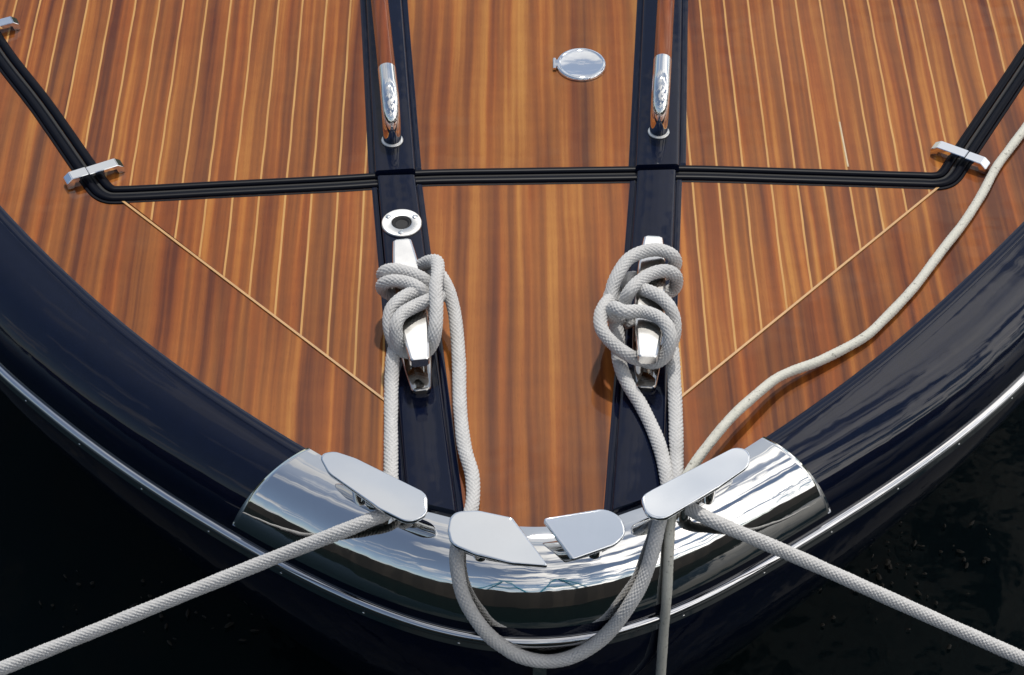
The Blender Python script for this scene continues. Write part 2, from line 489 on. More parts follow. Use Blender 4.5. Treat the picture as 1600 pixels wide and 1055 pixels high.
# ---- hatch behind the seam: rim, lid, panels
SEAM = [(-170, -230), (-110, -112), (-60, -20), (0, 80), (66, 166), (133, 262), (154, 291), (163, 300), (173, 304.5), (186, 305), (350, 297), (530, 288), (585, 284.5), (660, 279.5),
        (820, 276.5), (985, 274), (1065, 272.5), (1250, 277.5), (1435, 283), (1462, 283.5), (1475, 280.5), (1484, 273), (1492, 261), (1511, 232), (1600, 99), (1655, 12), (1710, -85), (1765, -210)]
def catmull(P, n=10):
    P = [Vector(p) for p in P]; out = []
    Q = [2*P[0]-P[1]] + P + [2*P[-1]-P[-2]]
    for i in range(1, len(Q)-2):
        p0, p1, p2, p3 = Q[i-1:i+3]
        t = [0]
        for a, b in ((p0, p1), (p1, p2), (p2, p3)): t.append(t[-1]+max(1e-6, (b-a).length)**0.5)
        for k in range(n):
            u = t[1]+(t[2]-t[1])*k/n
            A1 = p0*((t[1]-u)/(t[1]-t[0]))+p1*((u-t[0])/(t[1]-t[0]))
            A2 = p1*((t[2]-u)/(t[2]-t[1]))+p2*((u-t[1])/(t[2]-t[1]))
            A3 = p2*((t[3]-u)/(t[3]-t[2]))+p3*((u-t[2])/(t[3]-t[2]))
            B1 = A1*((t[2]-u)/(t[2]-t[0]))+A2*((u-t[0])/(t[2]-t[0]))
            B2 = A2*((t[3]-u)/(t[3]-t[1]))+A3*((u-t[1])/(t[3]-t[1]))
            out.append(B1*((t[2]-u)/(t[2]-t[1]))+B2*((u-t[1])/(t[2]-t[1])))
    out.append(P[-1]); return out
SP = [Vector((p.x, p.y, 0)) for p in catmull([U(a, b) for a, b in SEAM], 9)]
def path_sweep(name, path, profile, mat, parent, sharp=50, ends=True):
    V, Fc = [], []; m = len(profile)
    for j, p in enumerate(path):
        t = (path[min(j+1, len(path)-1)]-path[max(0, j-1)]); t.z = 0; t.normalize()
        n = Vector((t.y, -t.x, 0))
        for d, z in profile: V.append(p+n*d+Vector((0, 0, z)))
    for j in range(len(path)-1):
        for k in range(m-1):
            Fc.append((j*m+k, j*m+k+1, (j+1)*m+k+1, (j+1)*m+k))
    if ends:
        Fc.append(tuple(range(m))); Fc.append(tuple((len(path)-1)*m+k for k in range(m))[::-1])
    return link(name, mesh(name, V, Fc, sharp), mat, parent)
def bead(c, w, h, n=12): return [(c+w*math.cos(a), max(-0.001, h*math.sin(a)**0.5) if math.sin(a) > 0 else -0.001) for a in np.linspace(math.pi, 0, n)]
# outward normal n points to the bow side
rim_prof = [(0.0010, -0.001), (0.0010, 0.0030), (0.0030, 0.0030)] + bead(0.0105, 0.0072, 0.0072) + [(0.0185, 0.0024), (0.0222, 0.0022), (0.0230, -0.001)]
rim = path_sweep('hatch_rim', SP, rim_prof, M_BEAD, boat)
rim['label'] = 'dark seal bead around the hatch opening'
lid_prof = [(-0.0200, -0.001), (-0.0195, 0.0030), (-0.0180, 0.0032)] + bead(-0.0110, 0.0070, 0.0076) + [(-0.0035, 0.0030), (-0.0030, -0.001)]
lid = path_sweep('hatch_lid', SP, lid_prof, M_BEAD, boat)
lid['label'] = 'dark edge bead of the hatch lid'
gap = path_sweep('seal_gap', SP, [(-0.0030, 0.0026), (0.0010, 0.0026)], M_GAP, rim, ends=False)
# lid panels
seam_i = lambda x0, x1: [p for p in SP if x0 <= p.x <= x1]
far_y = 1.35
lp = [p for p in SP if p.x < -0.262]
rp2 = [p for p in SP if p.x > 0.268]
def with_top(pts, xa, xb):
    pts = [(p.x, p.y) for p in pts if p.y < far_y]
    return pts
polyL = [(p.x, p.y) for p in lp if p.y < far_y] + [(-0.235, lp[-1].y+0.0), (-0.305, far_y), (lp[0].x+0.0, far_y)]
polyR = [(0.285, rp2[0].y)] + [(p.x, p.y) for p in rp2 if p.y < far_y] + [(rp2[-1].x, far_y), (0.355, far_y)]
M_HL = wood('lid_left_plank_wood', 0.47, LL, 43.0, 0.045)
M_HR = wood('lid_right_plank_wood', 0.4, LRr, 57.0, 0.0)
M_HC = wood('lid_centre_wood', -0.4, None, 67.0, -0.075, 0.75, (1.0, 1.06, 1.1))
hl = sheet('plank_panel', polyL, 0.0018, 0.003, M_HL, lid); hl['label'] = 'left planked panel of the hatch lid with pale inlay lines'
hr = sheet('plank_panel', polyR, 0.0018, 0.003, M_HR, lid); hr['label'] = 'right planked panel of the hatch lid with pale inlay lines'
def ext(a, b, y):
    a, b = U(*a), U(*b); k = (y-b.y)/(a.y-b.y); return (b.x+(a.x-b.x)*k, y)
hc = sheet('centre_panel', [ext((637, 0), (655, 276), far_y), tuple(U(655, 279)[:2]), tuple(U(986, 274)[:2]), ext((995, 0), (984, 274), far_y)], 0.0018, 0.003, M_HC, lid)
hc['label'] = 'golden brown centre panel of the hatch lid'
rsL = loft_strip('navy_strip', (548, -300), (576.5, 281.5), (611, -300), (659.5, 276.5), M_NAVYF, lid, nose=(False, True), hgt=0.018)
rsR = loft_strip('navy_strip', (1011, -300), (981.5, 272), (1079, -300), (1071.5, 270), M_NAVYF, lid, nose=(False, True), hgt=0.018)

wi = strip_line('inlay', U(1311.5, 192)[:2], U(1325, 262)[:2], 0.0028, 0.0024, 0.003, plain('worn_inlay', (0.46, 0.36, 0.22), 0.6), lid)
wi['label'] = 'short worn whitish stretch of inlay line'

# ---- handrails
M_HRW = wood('handrail_wood', 0, None, 77.0, 0.05, 0.9, (1.0, 0.80, 0.66))
M_ELBOW = steel('elbow_steel', 0.04, (0.85, 0.85, 0.84), 0.10, 20, (0.8, 1.3))
def handrail(base_px, top_px, col_px):
    zb = 0.018; zc = 0.095; r = 0.0155
    b = U(base_px[0], base_px[1], zb)
    cpt = U(col_px[0], col_px[1], zc+r)               # top of collar end on the tube top
    dirv = (Vector((cpt.x, cpt.y, 0))-Vector((b.x, b.y, 0))).normalized()
    dist = (Vector((cpt.x, cpt.y, 0))-Vector((b.x, b.y, 0))).length
    Rb = 0.048
    pts = [b+Vector((0, 0, -0.002)), b+Vector((0, 0, 0.003))]
    for k in range(13):
        a = k/12*math.pi/2
        pts.append(Vector((b.x, b.y, zc-Rb)) + dirv*(Rb*(1-math.cos(a))) + Vector((0, 0, Rb*math.sin(a))))
    for k in range(1, 6): pts.append(Vector((b.x, b.y, zc)) + dirv*(Rb+(dist-Rb)*k/5))
    end = pts[-1]
    bar = link('handrail', tube_mesh('handrail', [end-dirv*0.004, end+dirv*0.002, end+dirv*0.3, end+dirv*0.7], r*0.965, 28), M_HRW, boat)
    bar['label'] = 'round varnished wooden handrail with steel end'
    link('elbow', tube_mesh('elbow', pts, r, 40), M_ELBOW, bar)
    bm = bmesh.new()
    prof = [(r-0.001, 0), (r+0.0028, 0), (r+0.0033, 0.0012), (r+0.0028, 0.0026), (r+0.0015, 0.0032), (r-0.001, 0.0034)]
    n = 36; rings = [[bm.verts.new((b.x+q*math.cos(2*math.pi*i/n), b.y+q*math.sin(2*math.pi*i/n), zb+z)) for i in range(n)] for q, z in prof]
    for k in range(len(prof)-1):
        for i in range(n): bm.faces.new((rings[k][i], rings[k][(i+1) % n], rings[k+1][(i+1) % n], rings[k+1][i]))
    link('flange', bm_mesh('flange', bm, 60), M_RING, bar)
handrail((613, 220), None, (604, 98))
handrail((1029, 207), None, (1036, 84))

# ---- cleats
def oval_loft(name, st, n=4, sharp=40):
    """st: list of (y, halfwidth, zbot, ztop) stations, chamfered box section"""
    V, Fc = [], []
    for y, w, z0, z1 in st:
        c = min(0.0035, w*0.3, (z1-z0)*0.3)
        sec = [(-w, z0+c), (-w, z1-c), (-w+c*0.35, z1-c*0.3), (-w+c*1.1, z1), (w-c*1.1, z1), (w-c*0.35, z1-c*0.3), (w, z1-c), (w, z0+c), (w-c, z0), (-w+c, z0)]
        V += [(x, y, z) for x, z in sec]
    m = 10
    for j in range(len(st)-1):
        for k in range(m):
            Fc.append((j*m+k, j*m+(k+1) % m, (j+1)*m+(k+1) % m, (j+1)*m+k))
    Fc.append(tuple(range(m))[::-1]); Fc.append(tuple((len(st)-1)*m+k for k in range(m)))
    bm = bmesh.new(); me = mesh(name+'_tmp', V, Fc, None); bm.from_mesh(me); bpy.data.meshes.remove(me)
    return bm_mesh(name, bm, sharp)
ZT = 0.086
def cleat_frame(a, b):
    A, B = U(a[0], a[1], ZT), U(b[0], b[1], ZT)
    c = (A+B)/2; d = (A-B); return Vector((c.x, c.y, 0.016)), math.atan2(-d.x, d.y), d.length
cL, aL, lenL = cleat_frame((628, 373), (656, 561))
cR, aR, lenR = cleat_frame((1021, 366), (1012, 559))
h = lenL/2; zt = ZT-0.016
bar_st = [(-h, 0.0130, zt-0.0165, zt-0.0010), (-h+0.003, 0.0150, zt-0.0175, zt), (-h*0.78, 0.0180, zt-0.018, zt), (-h*0.5, 0.0215, zt-0.017, zt), (-h*0.2, 0.0225, zt-0.018, zt), (h*0.2, 0.0225, zt-0.018, zt),
          (h*0.5, 0.0215, zt-0.017, zt), (h*0.78, 0.0180, zt-0.018, zt), (h-0.003, 0.0150, zt-0.0175, zt), (h, 0.0130, zt-0.0165, zt-0.0010)]
hb = h+0.006
bs = [(1.0, 0.0095, 0.0075), (0.985, 0.0130, 0.0090), (0.96, 0.0152, 0.0092), (0.75, 0.0190, 0.0095), (0.4, 0.0240, 0.0098)]
base_st = [(-hb*t, w, 0, z) for t, w, z in bs] + [(0, 0.0250, 0, 0.010)] + [(hb*t, w, 0, z) for t, w, z in bs[::-1]]
M_BASE = steel('cleat_base_steel', 0.06, (0.50, 0.48, 0.45), 0.05, 12)  # steel colour darkened to imitate the dark reflections in the plate
def make_cleat():
    me = oval_loft('cleat', bar_st, 4, 18); me.materials.append(M_CLEAT)
    c = bpy.data.objects.new('cleat', me); COL.objects.link(c)
    c['label'] = 'polished steel mooring cleat with rope hitched around it'
    b = oval_loft('base', base_st, 4, 22); b.materials.append(M_BASE)
    ob = bpy.data.objects.new('base', b); COL.objects.link(ob); ob.parent = c
    for s in (-1, 1):
        bm = bmesh.new(); 
        pts = [(0, s*0.026, 0.008), (0, s*0.026, 0.02), (0, s*0.026, 0.04), (0, s*0.026, zt-0.012)]
        p = bpy.data.objects.new('post', tube_mesh('post', pts, 0.011, 20, True, [0.016, 0.0115, 0.0115, 0.015])); bm.free()
        p.data.materials.append(M_STEEL); COL.objects.link(p); p.parent = c
    return c
cleat1 = make_cleat()
def place(o, loc, rz, parent):
    o.location = loc; o.rotation_euler = (0, 0, rz)
    o.parent = parent; o.matrix_parent_inverse = world_of(parent).inverted()
cleat2 = cleat1.copy(); COL.objects.link(cleat2)
for ch in list(cleat1.children):
    c2 = ch.copy(); COL.objects.link(c2); c2.parent = cleat2
place(cleat1, cL, aL, boat); place(cleat2, cR, aR, boat)

# ---- pole socket ring on the left strip
def lathe(name, prof, n=48, sharp=40, cx=0, cy=0):
    bm = bmesh.new()
    rings = [[bm.verts.new((cx+max(r, 1e-5)*math.cos(2*math.pi*i/n), cy+max(r, 1e-5)*math.sin(2*math.pi*i/n), z)) for i in range(n)] for r, z in prof]
    for k in range(len(prof)-1):
        for i in range(n): bm.faces.new((rings[k][i], rings[k][(i+1) % n], rings[k+1][(i+1) % n], rings[k+1][i]))
    bmesh.ops.remove_doubles(bm, verts=bm.verts[:], dist=1e-5)
    return bm_mesh(name, bm, sharp)
sc = U(627.5, 347.5, 0.020); sc.z = 0.016
ring = link('socket_ring', lathe('socket_ring', [(0.0330, 0), (0.0330, 0.0028), (0.0318, 0.0042), (0.0185, 0.0048), (0.0165, 0.0040), (0.0155, 0.001), (0.0152, 0.0003)]), M_RING, boat, sc)
ring['label'] = 'round steel deck socket with three screws'
link('socket_hole', lathe('socket_hole', [(0.0151, 0.0004), (0.0148, 0.0022), (0.0130, 0.0028), (0.0105, 0.0012), (0.0100, 0.0006), (0.0, 0.0006)], 40), M_GAP, ring, sc)
scr = dome('screw', 0.0052, 0.0022); scr.materials.append(M_STEEL)
for a in (150, 30, 270):
    put('screw', scr, sc+Vector((0.0250*math.cos(rad(a)), 0.0250*math.sin(rad(a)), 0.0044)), (0, 0, 1), ring)

# ---- filler cap
fc = U(908, 99.5, 0.007); fc.z = 0.0018
cap = link('filler_cap', lathe('filler_cap', [(0.0440, 0), (0.0440, 0.0035), (0.0428, 0.0062), (0.0412, 0.0072), (0.0390, 0.0072), (0.0376, 0.0060), (0.0360, 0.0057), (0.0, 0.0062)], 64), M_CAP, boat, fc)
cap['label'] = 'round flat steel deck cap with side hinge'
bm = bmesh.new()
box_bm(bm, (-0.0435, 0, 0.0045), 0.012, 0.020, 0.005, Matrix.Translation(fc), 0.001)
link('hinge', bm_mesh('hinge', bm), M_STEEL, cap)
link('hinge_pin', tube_mesh('hinge_pin', [fc+Vector((-0.047, -0.014, 0.004)), fc+Vector((-0.047, 0.014, 0.004))], 0.0032, 14), M_STEEL, cap)

# ---- hatch hinges (flat steel clasps across the seam)
def clasp(ax, bx, hi=0):
    zt = 0.0225
    A, B = U(ax[0], ax[1], zt), U(bx[0], bx[1], zt)
    d = (B-A); L = d.length; ang = math.atan2(d.y, d.x)
    M = Matrix.Translation(Vector(((A.x+B.x)/2, (A.y+B.y)/2, 0.0018))) @ Matrix.Rotation(ang, 4, 'Z')
    w = 0.0205; T = zt-0.0018
    def leaf(s, cut, zoff):
        # profile along x, from the split to the bent end
        bm = bmesh.new()
        sec = [(cut, T+zoff), (s*(L/2-0.010), T+zoff), (s*L/2, T-0.0075+zoff), (s*L/2, 0.0), (s*(L/2-0.011), 0.0), (s*(L/2-0.013), T-0.0075), (cut, T-0.0065+zoff)]
        fr = [bm.verts.new((x, -w/2, z)) for x, z in sec]; bk = [bm.verts.new((x, w/2, z)) for x, z in sec]
        bm.faces.new(fr); bm.faces.new(bk[::-1])
        for i in range(len(sec)):
            j = (i+1) % len(sec); bm.faces.new((fr[i], bk[i], bk[j], fr[j]))
        bmesh.ops.bevel(bm, geom=bm.edges[:], offset=0.0009, segments=2, affect='EDGES')
        bm.transform(M)
        return bm
    bm = leaf(-1, 0.0106*(1 if hi else -1)-0.0007, 0.0)
    h = link('hinge', bm_mesh('hinge', bm, 25), M_CAP, boat)
    h['label'] = 'flat steel hinge bridging the dark hatch seam'
    link('hinge_leaf', bm_mesh('hinge_leaf', leaf(1, 0.0106*(1 if hi else -1)+0.0007, -0.0012), 25), M_CAP, h)
clasp((101, 277), (190, 249))
clasp((-67, 52), (27, 27))
clasp((1459, 222), (1545, 253), 1)

# ---- fairlead caps on the bow plate
def roundpoly(P, rads, n=7):
    out = []; m = len(P)
    for i in range(m):
        p, a, b = P[i], P[i-1], P[(i+1) % m]
        u, v = (a-p), (b-p); lu, lv = u.length, v.length; u.normalize(); v.normalize()
        th = u.angle(v); r = rads[i]
        t = min(r/math.tan(th/2), lu*0.49, lv*0.49); r = t*math.tan(th/2)
        c = p + (u+v).normalized()*(r/math.sin(th/2))
        s, e = p+u*t-c, p+v*t-c
        for k in range(n+1):
            q = (s.normalized().slerp(e.normalized(), k/n))*s.length if s.length > 1e-6 else s
            out.append(c+q)
    return out
def fairlead(pxs, rads, post_px, tilt, z0, mid, label, ndir=None):
    i = edge_at(U(*mid)); out = Vector((NOR[i, 0], NOR[i, 1], 0))
    n = (Vector((0, 0, 1))*math.cos(rad(tilt)) + out*math.sin(rad(tilt))).normalized()
    e = Vector((EDGE[i, 0], EDGE[i, 1], z0))
    P = [UP_plane(a, b, e, n) for a, b in pxs]
    P = roundpoly(P, rads)
    cen = sum(P, Vector())/len(P)
    bm = bmesh.new(); m = len(P)
    def ringv(inset, dz):
        vs = []
        for k in range(m):
            p = P[k]; d = (cen-p); d.normalize()
            vs.append(bm.verts.new(p+d*inset+n*dz))
        return vs
    rs = [ringv(0.0035, -0.0085), ringv(0.0008, -0.0078), ringv(0.0, -0.0060), ringv(0.0, -0.0022), ringv(0.0009, -0.0009), ringv(0.0022, -0.0003), ringv(0.0042, 0.0)]
    bm.faces.new(rs[0][::-1]); 
    for a, b in zip(rs, rs[1:]):
        for k in range(m): bm.faces.new((a[k], a[(k+1) % m], b[(k+1) % m], b[k]))
    bm.faces.new(rs[-1])
    f = link('fairlead', bm_mesh('fairlead', bm, 40), M_CAP, boat)
    wm = f.modifiers.new('wn', 'WEIGHTED_NORMAL'); wm.keep_sharp = True; wm.weight = 100
    f['label'] = label
    for pp in post_px:
        q = UP_plane(pp[0], pp[1], e, n)            # post axis meets the cap here
        ax = (n + Vector((0, 0, 1))).normalized()
        lo = q - ax*0.085; hi = q - ax*0.004
        pts = [lo.lerp(hi, t) for t in (0, 0.3, 0.5, 0.7, 0.85, 1)]
        link('post', tube_mesh('post', pts, 0.012, 24, True, [0.0125, 0.0125, 0.0125, 0.0125, 0.0135, 0.017]), M_STEEL, f)
    return f
fairlead([(497, 709), (521, 704), (556, 715), (668, 771), (668, 803), (640, 818), (592, 795), (512, 738)], [0.020, 0.024, 0.10, 0.022, 0.018, 0.026, 0.10, 0.035],
         [(560, 745), (600, 772)], 9, 0.058, (590, 765), 'long rounded steel fairlead cap on the left shoulder of the bow')
fairlead([(699, 828), (704, 799), (745, 796), (801, 808), (857, 884), (800, 880), (741, 866), (703, 849)], [0.022, 0.028, 0.045, 0.004, 0.002, 0.06, 0.08, 0.022],
         [(750, 832)], 12, 0.055, (775, 830), 'pointed steel fairlead cap left of the bow centre')
fairlead([(847, 810), (945, 793), (971, 806), (980, 832), (962, 851), (894, 874)], [0.004, 0.032, 0.03, 0.028, 0.04, 0.004],
         [(930, 828)], 12, 0.055, (900, 830), 'short angled steel fairlead cap right of the bow centre')
fairlead([(1173, 703), (1172, 727), (1125, 760), (1036, 812), (1010, 806), (1000, 776), (1018, 765), (1150, 697)], [0.018, 0.026, 0.10, 0.026, 0.018, 0.020, 0.05, 0.022],
         [(1110, 742), (1070, 768)], 9, 0.058, (1090, 755), 'long rounded steel fairlead cap on the right shoulder of the bow')

# ------------------------------------------------------------------ ropes
def resample(P, ds):
    P = np.array([tuple(p) for p in P])
    s = np.concatenate([[0], np.cumsum(np.linalg.norm(np.diff(P, axis=0), axis=1))])
    u = np.arange(0, s[-1], ds)
    return np.stack([np.interp(u, s, P[:, k]) for k in range(3)], 1), u
def braid(V, Fc, ctrl, r, seg=56, ds=0.0013, n=11, amp=0.0018, kind='braid', pitch=0.0076, fine=0.0):
    P, u = resample(catmull(ctrl, 24), ds)
    for _ in range(3):                                  # soften
        P[1:-1] = 0.25*P[:-2]+0.5*P[1:-1]+0.25*P[2:]
    T = np.gradient(P, axis=0); T /= np.linalg.norm(T, axis=1)[:, None]
    ref = np.array(Vector(T[0]).orthogonal().normalized()); base = len(V)
    th = np.linspace(0, 2*np.pi, seg, endpoint=False)
    rng = np.random.default_rng(int(abs(P[0, 0])*1e4) % 9999)
    for j in range(len(P)):
        ref = ref - T[j]*ref.dot(T[j]); ref /= np.linalg.norm(ref)
        b = np.cross(T[j], ref)
        p = th/(2*np.pi)*n; q = u[j]/pitch
        if kind == 'braid':
            A, B = p+q, p-q
            ia, ib = np.floor(A), np.floor(B); fa, fb = A-ia, B-ib
            ev = ((ia+ib) % 2) == 0
            h = np.where(ev, np.sqrt(np.sin(np.pi*fb))*(0.45+0.55*np.sin(np.pi*fa)), np.sqrt(np.sin(np.pi*fa))*(0.45+0.55*np.sin(np.pi*fb)))
        elif kind == 'laid':
            A = p+q; h = np.sqrt(np.abs(np.sin(np.pi*A)))
            B = 5*p-q*1.5; h = 0.78*h+0.22*np.abs(np.sin(np.pi*B))
        else:
            h = np.abs(np.sin(np.pi*(2*p+q*0.9)))*0.5
        rr = r - amp + amp*h*1.3 + rng.normal(0, fine, seg)
        # slow unevenness of a used rope
        rr = rr*(1+0.02*math.sin(u[j]*37)+0.015*math.sin(u[j]*91+1))
        ring_ = P[j] + ref*(rr*np.cos(th))[:, None] + b*(rr*np.sin(th))[:, None]
        V.extend(map(tuple, ring_))
    L = len(P)
    for j in range(L-1):
        o = base+j*seg
        for k in range(seg):
            k2 = (k+1) % seg
            Fc.append((o+k, o+k2, o+seg+k2, o+seg+k))
    Fc.append(tuple(base+k for k in range(seg))[::-1]); Fc.append(tuple(base+(L-1)*seg+k for k in range(seg)))
def rope(name, runs, mat):
    V, Fc = [], []
    for c, kw in runs: braid(V, Fc, c, **kw)
    me = bpy.data.meshes.new(name); me.from_pydata(V, [], Fc); me.update(); me.shade_smooth()
    return link(name, me, mat)
def Z(*pts): return [U(a, b, z) for a, b, z in pts]
K = dict(r=R, fine=0.00012)
TOPZ = 0.0985
# left: dock line -> under the long cap -> strand up to the left cleat -> hitches
e0 = U(0, 1046, -0.20); e1 = U(605, 800, 0.020); far = e0 + (e0-e1)*0.55
left_line = rope('mooring_line', [
    ([far, e0, e0.lerp(e1, 0.35), e0.lerp(e1, 0.7), U(575, 814, 0.020), e1, U(613, 778, 0.024), U(611, 748, 0.024), U(611, 700, 0.024), U(611, 638, 0.028), U(612, 590, 0.036), U(614, 556, 0.050), U(622, 528, 0.056), U(640, 506, 0.050)],
     dict(r=R, kind='laid', n=5, pitch=0.034, amp=0.0016, fine=0.0002) if False else dict(r=R, fine=0.0002)),
    (Z((640, 440, 0.048), (612, 440, 0.056), (599, 432, 0.076), (601, 425, 0.092), (614, 421.5, TOPZ+.001), (637, 426, TOPZ+.002), (658, 434, TOPZ), (672, 446, 0.088), (676, 458, 0.068), (660, 470, 0.048)), K),
    (Z((650, 470, 0.046), (615, 462, 0.050), (600, 453, 0.066), (599, 444, 0.088), (614, 439, TOPZ+.001), (637, 442, TOPZ+.003), (655, 451, TOPZ+.001), (668, 465, 0.085), (672, 480, 0.062), (655, 492, 0.046)), K),
    (Z((672, 464, 0.080), (660, 458, 0.090), (645, 458, 0.0965), (626, 468, 0.098), (612, 483, 0.094), (608, 504, 0.085), (613, 528, 0.072), (626, 547, 0.058), (648, 552, 0.050)), K),
    (Z((690, 462, 0.072), (668, 470, TOPZ), (646, 480, TOPZ+.001), (627, 492, TOPZ+.003), (619, 508, 0.096), (621, 530, 0.078), (632, 548, 0.058), (652, 548, 0.048)), K),
], M_ROPE)
top(left_line, 'grey mooring rope running to the lower left and hitched round the left cleat', 'rope', 'grey ropes made fast at the bow')

# loop: from the left cleat, under the pointed cap, hanging over the bow, back up to the right cleat
slack = rope('slack_rope', [
    (Z((640, 432, 0.060), (657, 416, 0.078), (672, 408.5, 0.096), (682, 409, 0.105), (684, 424, 0.110), (681, 447, 0.112), (682, 482, 0.104), (680, 514, 0.090), (675, 536, 0.072), (662, 552, 0.054), (645, 550, 0.046)), K),
    (Z((668, 425, 0.062), (684, 426, 0.084), (692, 437, 0.086), (700, 453, 0.078), (709, 483, 0.064), (714, 521, 0.052), (717, 565, 0.042), (719, 638, 0.032), (726, 700, 0.024), (738, 745, 0.020), (738, 788, 0.018))
     + [U(730, 815, 0.016), on_rope(718, 842)] + [on_rope(*p) for p in ((713.5, 869), (719, 915), (729, 943), (746, 971), (764, 993), (787, 1011), (809, 1024), (834, 1031.5), (856, 1033.5), (878, 1031), (904, 1022), (928, 1008), (950, 989), (970, 965), (988, 938), (1003, 911), (1014, 880), (1021, 856), (1028, 826))]
     + [U(1034, 800, 0.022), U(1043, 770, 0.024), U(1041, 741, 0.026), U(1028, 690, 0.024), U(1001, 632, 0.026), U(985, 607, 0.030), U(973, 582, 0.036), U(966, 556, 0.042), U(966, 532, 0.052), U(963, 510, 0.060), U(956, 489, 0.074), U(952, 470, 0.080), U(962, 452, 0.060), U(985, 445, 0.048)], K),
], M_ROPE)
top(slack, 'grey rope hanging in a loop over the bow between the two cleats', 'rope', 'grey ropes made fast at the bow')

g0 = U(1600, 1030, -0.20); g1 = U(1082, 797, 0.018); gfar = g0+(g0-g1)*0.6
right_line = rope('mooring_line', [
    ([gfar, g0, g0.lerp(g1, 0.35), g0.lerp(g1, 0.7), U(1110, 812, 0.019), g1, U(1064, 783, 0.022), U(1058, 750, 0.024), U(1057, 700, 0.024), U(1055.5, 640, 0.026), U(1053, 585, 0.036), U(1050, 545, 0.050), U(1045, 520, 0.056), U(1028, 505, 0.050)], dict(r=R, fine=0.0002)),
    (Z((978, 470, 0.056), (956, 468, 0.078), (957, 450, 0.088), (965, 430, 0.098), (982, 405, 0.105), (1007, 393, 0.104), (1031, 391, 0.102), (1050, 399, 0.094), (1055, 412, 0.074), (1047, 424, 0.055), (1030, 432, 0.046)), K),
    (Z((1030, 462, 0.046), (1052, 452, 0.056), (1057, 440, 0.074), (1054, 430, 0.090), (1043, 424, TOPZ), (1023, 426, TOPZ+.002), (1001, 438, TOPZ+.002), (985, 454, 0.098), (977, 470, 0.082), (978, 490, 0.062), (988, 510, 0.050)), K),
    (Z((985, 446, 0.064), (998, 450, 0.086), (1015, 456, TOPZ-.002), (1032, 465, TOPZ), (1047, 481, 0.094), (1054, 504, 0.078), (1051, 532, 0.060), (1040, 548, 0.048)), K),
    (Z((970, 500, 0.064), (955, 492, 0.082), (959, 481, 0.100), (975, 487, TOPZ+.008), (1003, 487, TOPZ+.003), (1027, 495, TOPZ+.002), (1043, 511, 0.098), (1047, 534, 0.084), (1039, 556, 0.064), (1022, 566, 0.050), (1000, 562, 0.046)), K),
    (Z((962, 462, 0.070), (948, 473, 0.084), (938.5, 493, 0.088), (941, 516, 0.084), (959, 538, 0.076), (982, 555, 0.066), (1000, 562, 0.056), (1020, 560, 0.048)), K),
    (Z((976, 452, 0.060), (979, 438, 0.074), (992, 434, 0.060)), K),
], M_ROPE)
top(right_line, 'grey mooring rope running to the lower right and hitched round the right cleat', 'rope', 'grey ropes made fast at the bow')

# thin off-white line across the right deck and over the bow
TP = Z((1750, 30, 0.0075), (1660, 120, 0.0075), (1600, 203, 0.0075), (1579, 231, 0.0075), (1557, 261, 0.0075), (1534, 304, 0.0075), (1504.5, 350, 0.0075), (1477, 385, 0.0078), (1451, 419.5, 0.0085), (1428, 449.5, 0.0085), (1378, 502.5, 0.009),
       (1352, 526, 0.010), (1282, 563.5, 0.014), (1236, 580.5, 0.021), (1212.5, 592, 0.026), (1179.5, 618.5, 0.032), (1143, 652, 0.037), (1110, 691, 0.038), (1087, 722, 0.034), (1066, 757, 0.028), (1053, 790, 0.0215))
TP += [on_thin(*p) for p in ((1048, 815), (1046, 840), (1044.5, 870), (1043, 905), (1041, 940))]
tq = TP[-1]
TP += [UP_plane(a, b, tq, Vector((0, 1, 0.05)).normalized()) for a, b in ((1037, 985), (1034, 1030), (1031, 1075), (1027, 1140))]
thin = rope('line', [(TP, dict(r=0.0076, seg=36, ds=0.002, n=7, amp=0.0008, kind='braid', pitch=0.007, fine=0.00012))], M_LINE)
top(thin, 'thin off white line lying across the right deck and hanging over the bow', 'rope')

# ------------------------------------------------------------------ water and pontoon
def water_mat():
    s = N('harbour_water')
    x, y, z, P = s.pos()
    s.set(Base_Color=(0.0026, 0.0062, 0.0070), Roughness=0.03, IOR=1.33)
    h = s.math('ADD', s.noise(P, 1.6, 3, 0.5), s.math('MULTIPLY', s.noise(P, 7.0, 3, 0.5), 0.22))
    s.bump(h, 0.16, 0.08)
    return s.m
bm = bmesh.new()
g = 220
vs = [bm.verts.new((sx*g, sy*g, WL)) for sx, sy in ((-1, -1), (1, -1), (1, 1), (-1, 1))]
bm.faces.new(vs)
w = link('water', bm_mesh('water', bm, None), water_mat()); w['kind'] = 'structure'
def quay_mat():
    s = N('dark_quay_boards')
    x, y, z, P = s.pos()
    q = s.math('DIVIDE', x, 0.19)
    wn_ = s.t.nodes.new('ShaderNodeTexWhiteNoise'); wn_.noise_dimensions = '1D'; s.l(s.math('FLOOR', q), wn_.inputs['W'])
    c = s.mix(wn_.outputs['Value'], (0.008, 0.007, 0.006), (0.034, 0.028, 0.022))
    c = s.mix(s.noise(s.xyz(s.math('MULTIPLY', x, 9.0), s.math('MULTIPLY', y, 2.0), s.math('MULTIPLY', z, 3.0)), 1.0, 4, 0.6), s.mix(1.0, c, (0.35, 0.35, 0.35), 'MULTIPLY'), c)
    c = s.mix(s.ramp(s.math('FRACT', q), [(0.04, (1, 1, 1)), (0.07, (0, 0, 0))]), c, (0.004, 0.004, 0.004))
    s.set(Base_Color=c, Roughness=0.8)
    return s.m
bm = bmesh.new()
box_bm(bm, (0, -12.0, -0.40), 60, 18.6, 1.16, None, 0.02)
q = link('quay', bm_mesh('quay', bm), quay_mat()); q['kind'] = 'structure'

